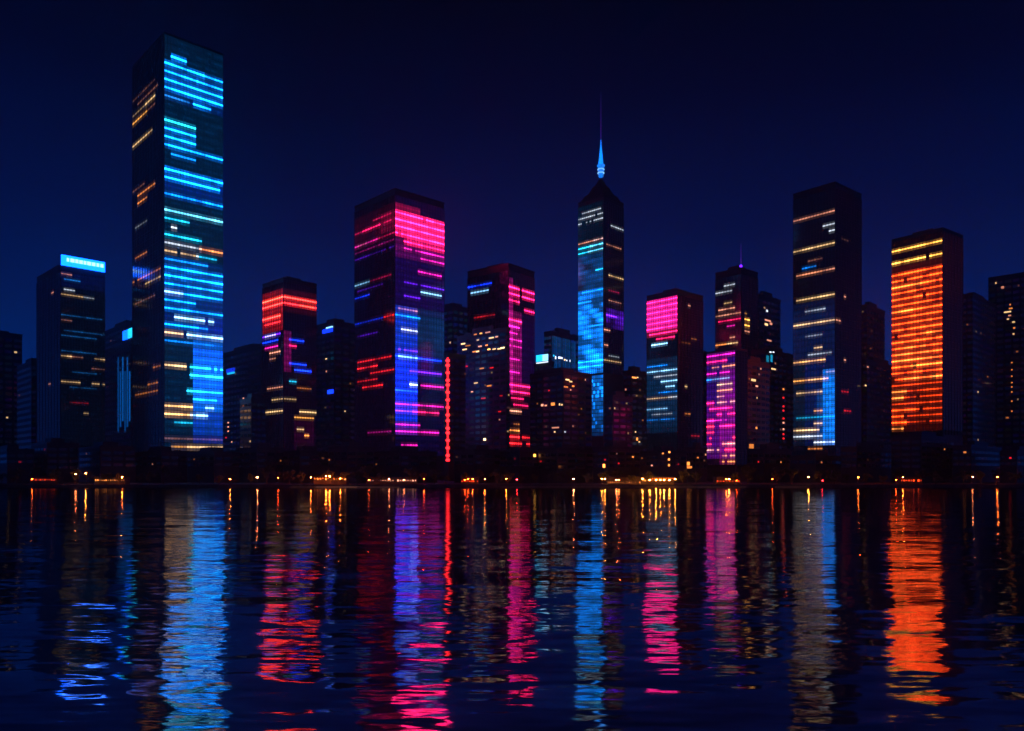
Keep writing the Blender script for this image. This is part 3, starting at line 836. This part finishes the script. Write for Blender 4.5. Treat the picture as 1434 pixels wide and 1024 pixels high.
L = [(46, 671, 60, 'ors', 'faintest quay lamp near the left edge, under the sign tower'), (107, 664, 90, 'cr', 'left lamp of the white pair under the sign tower'), (121, 662.5, 260, 'ye', 'right, brighter lamp of the white pair under the sign tower'),
 (172, 668, 260, 'ors', 'orange lamp at the left foot of the tallest tower'), (323, 671, 170, 'ors', 'lamp just right of the foot of the tallest tower'), (361, 668.5, 170, 'sa', 'pale lamp below the left side of the red crowned tower'),
 (390, 669, 80, 'ro', 'dim lamp directly below the red crowned tower'), (436, 668.5, 260, 'ors', 'lamp just left of the brightest orange pavilion'), (457, 667, 520, 'ors', 'left of the two strongest lamps at the brightest pavilion'), (462, 667, 520, 'ors', 'right of the two strongest lamps at the brightest pavilion'), (477, 670, 220, 'ors', 'lamp at the right end of the brightest orange pavilion'),
 (517, 672, 70, 'ro', 'dim lamp at the left end of the long dotted pavilion'), (545, 670.5, 150, 'sa', 'lamp in the middle of the long dotted pavilion'), (566, 672, 35, 'sa', 'very faint lamp under the blue facade corner'), (594, 670.5, 100, 'ro', 'lamp at the right end of the long dotted pavilion'),
 (651, 672, 80, 'ro', 'left lamp of the trio right of the red neon strip'), (655.5, 671, 90, 'ro', 'middle lamp of the trio right of the red neon strip'), (662, 671, 110, 'ors', 'right lamp of the trio right of the red neon strip'), (679, 671, 150, 'ors', 'lamp below the yellow windowed block'),
 (709, 670.5, 170, 'ors', 'lamp below the magenta strip tower on its left'), (724, 671.5, 70, 'rd', 'dim red lamp below the magenta strip tower on its right'), (803, 670.5, 170, 'sa', 'single lamp left of the cyan tower foot'),
 (842.5, 670.5, 170, 'ye', 'left lamp of the pair under the cyan spire tower'), (847, 670.5, 210, 'ye', 'right lamp of the pair under the cyan spire tower'), (863, 672, 130, 'sa', 'left lamp at the dull orange terrace'), (866.5, 672, 130, 'ors', 'right lamp at the dull orange terrace'),
 (899.5, 670.5, 330, 'ye', 'first lamp from the left at the bright terrace'), (909.5, 672, 240, 'ye', 'second lamp from the left at the bright terrace'), (918.5, 672, 360, 'ye', 'third lamp from the left at the bright terrace'), (924.5, 672, 200, 'ye', 'fourth lamp from the left at the bright terrace'),
 (929.5, 672, 240, 'ye', 'fifth lamp from the left at the bright terrace'), (937, 672.5, 300, 'ye', 'sixth lamp from the left at the bright terrace'), (945, 671, 260, 'ye', 'lamp at the right end of the bright terrace'),
 (1016.5, 671, 120, 'ors', 'left lamp below the pink row block'), (1020.5, 671, 280, 'ye', 'right lamp below the pink row block'), (1031, 673, 40, 'ro', 'faint lamp right of the pink row block foot'), (1081, 671, 100, 'ro', 'dim red lamp left of the tall black tower foot'),
 (1131.5, 668, 260, 'ye', 'bright lamp under the tall black tower'), (1151, 673, 30, 'rd', 'faint red lamp under the blue corner of the black tower'), (1201, 668.5, 80, 'ors', 'dim lamp between the black and orange towers'), (1254, 672, 70, 'ro', 'dim lamp at the left foot of the orange tower'),
 (1263.5, 668.5, 280, 'ors', 'bright lamp under the orange tower'), (1361, 668, 60, 'cr', 'faint lamp right of the orange tower'), (1395.5, 668, 200, 'ors', 'rightmost orange lamp near the right edge')]
for x, y, s, c_, lab in L: lamp(x, y, s, c_, lab)

# ---------------------------------------------------------------- trees along the bank
def leafmesh(seed):
    r = random.Random(seed); mb = MB(); cl = [(r.gauss(0, 1.5), r.gauss(0, 1.3), r.uniform(2.6, 6.4), r.uniform(.6, 1.3)) for _ in range(12)]
    for cx, cy_, cz, cr_ in cl:
        for _ in range(34):
            d = Vector((r.gauss(0, 1), r.gauss(0, 1), r.gauss(0, .8))).normalized()*cr_*r.uniform(.5, 1.1); p = Vector((cx, cy_, cz))+d
            u = Vector((r.uniform(-1, 1), r.uniform(-1, 1), r.uniform(-1, 1))).normalized()*r.uniform(.18, .34); v = u.orthogonal().normalized()*r.uniform(.15, .28)
            mb.quad(p-u-v, p+u-v, p+u+v, p-u+v)
    return mb
protos = []
for k in range(4):
    t = thing('tree', 'dark leafy tree standing unlit along the far bank', 'tree', (0, 0, BASE), 'unlit trees along the far bank')
    mb = MB(); mb.cone((0, 0, 0), (.1, 0, 3.0), .2, .12, 7); mb.cone((.1, 0, 2.6), (1.0, .3, 4.6), .1, .04, 5); mb.cone((.1, 0, 2.8), (-.9, -.2, 4.9), .1, .04, 5); mb.cone((.1, 0, 3), (.1, .2, 5.6), .1, .03, 5)
    tr = mb.build('trunk', M['bark'], t); cw = leafmesh(k+3).build('crown', M['leaf'], t); protos.append((t, tr, cw))
used = set(); x = -14
i = 0
while x < 1450:
    t, tr, cw = protos[i % 4]
    if i >= 4:
        t2 = t.copy(); C.objects.link(t2)
        for ch in (tr, cw): c2 = ch.copy(); C.objects.link(c2); c2.parent = t2
        t = t2
    Y = random.uniform(425, 430) if i % 3 else random.uniform(446, 462)
    k = random.uniform(.75, 1.35); t.location = ((x-HX)/F*Y, Y, BASE); t.scale = (k, k, k*random.uniform(.85, 1.15)); t.rotation_euler = (0, 0, random.uniform(0, 6.28))
    x += random.uniform(13, 30); i += 1

# ---------------------------------------------------------------- night air: thin haze that glows round the lights
mh = bpy.data.materials.new('haze'); mh.use_nodes = True; n = mh.node_tree; n.nodes.clear()
ho = n.nodes.new('ShaderNodeOutputMaterial'); pv = n.nodes.new('ShaderNodeVolumePrincipled')
pv.inputs['Color'].default_value = (.7, .78, 1, 1); pv.inputs['Density'].default_value = .00016; pv.inputs['Anisotropy'].default_value = .6
n.links.new(pv.outputs[0], ho.inputs['Volume'])
mb = MB(); mb.prism((-1500, -70, -1), (3000, 0, 0), (0, 1480, 0), (0, 0, 480)); hz = mb.build('haze', mh); hz['kind'] = 'stuff'
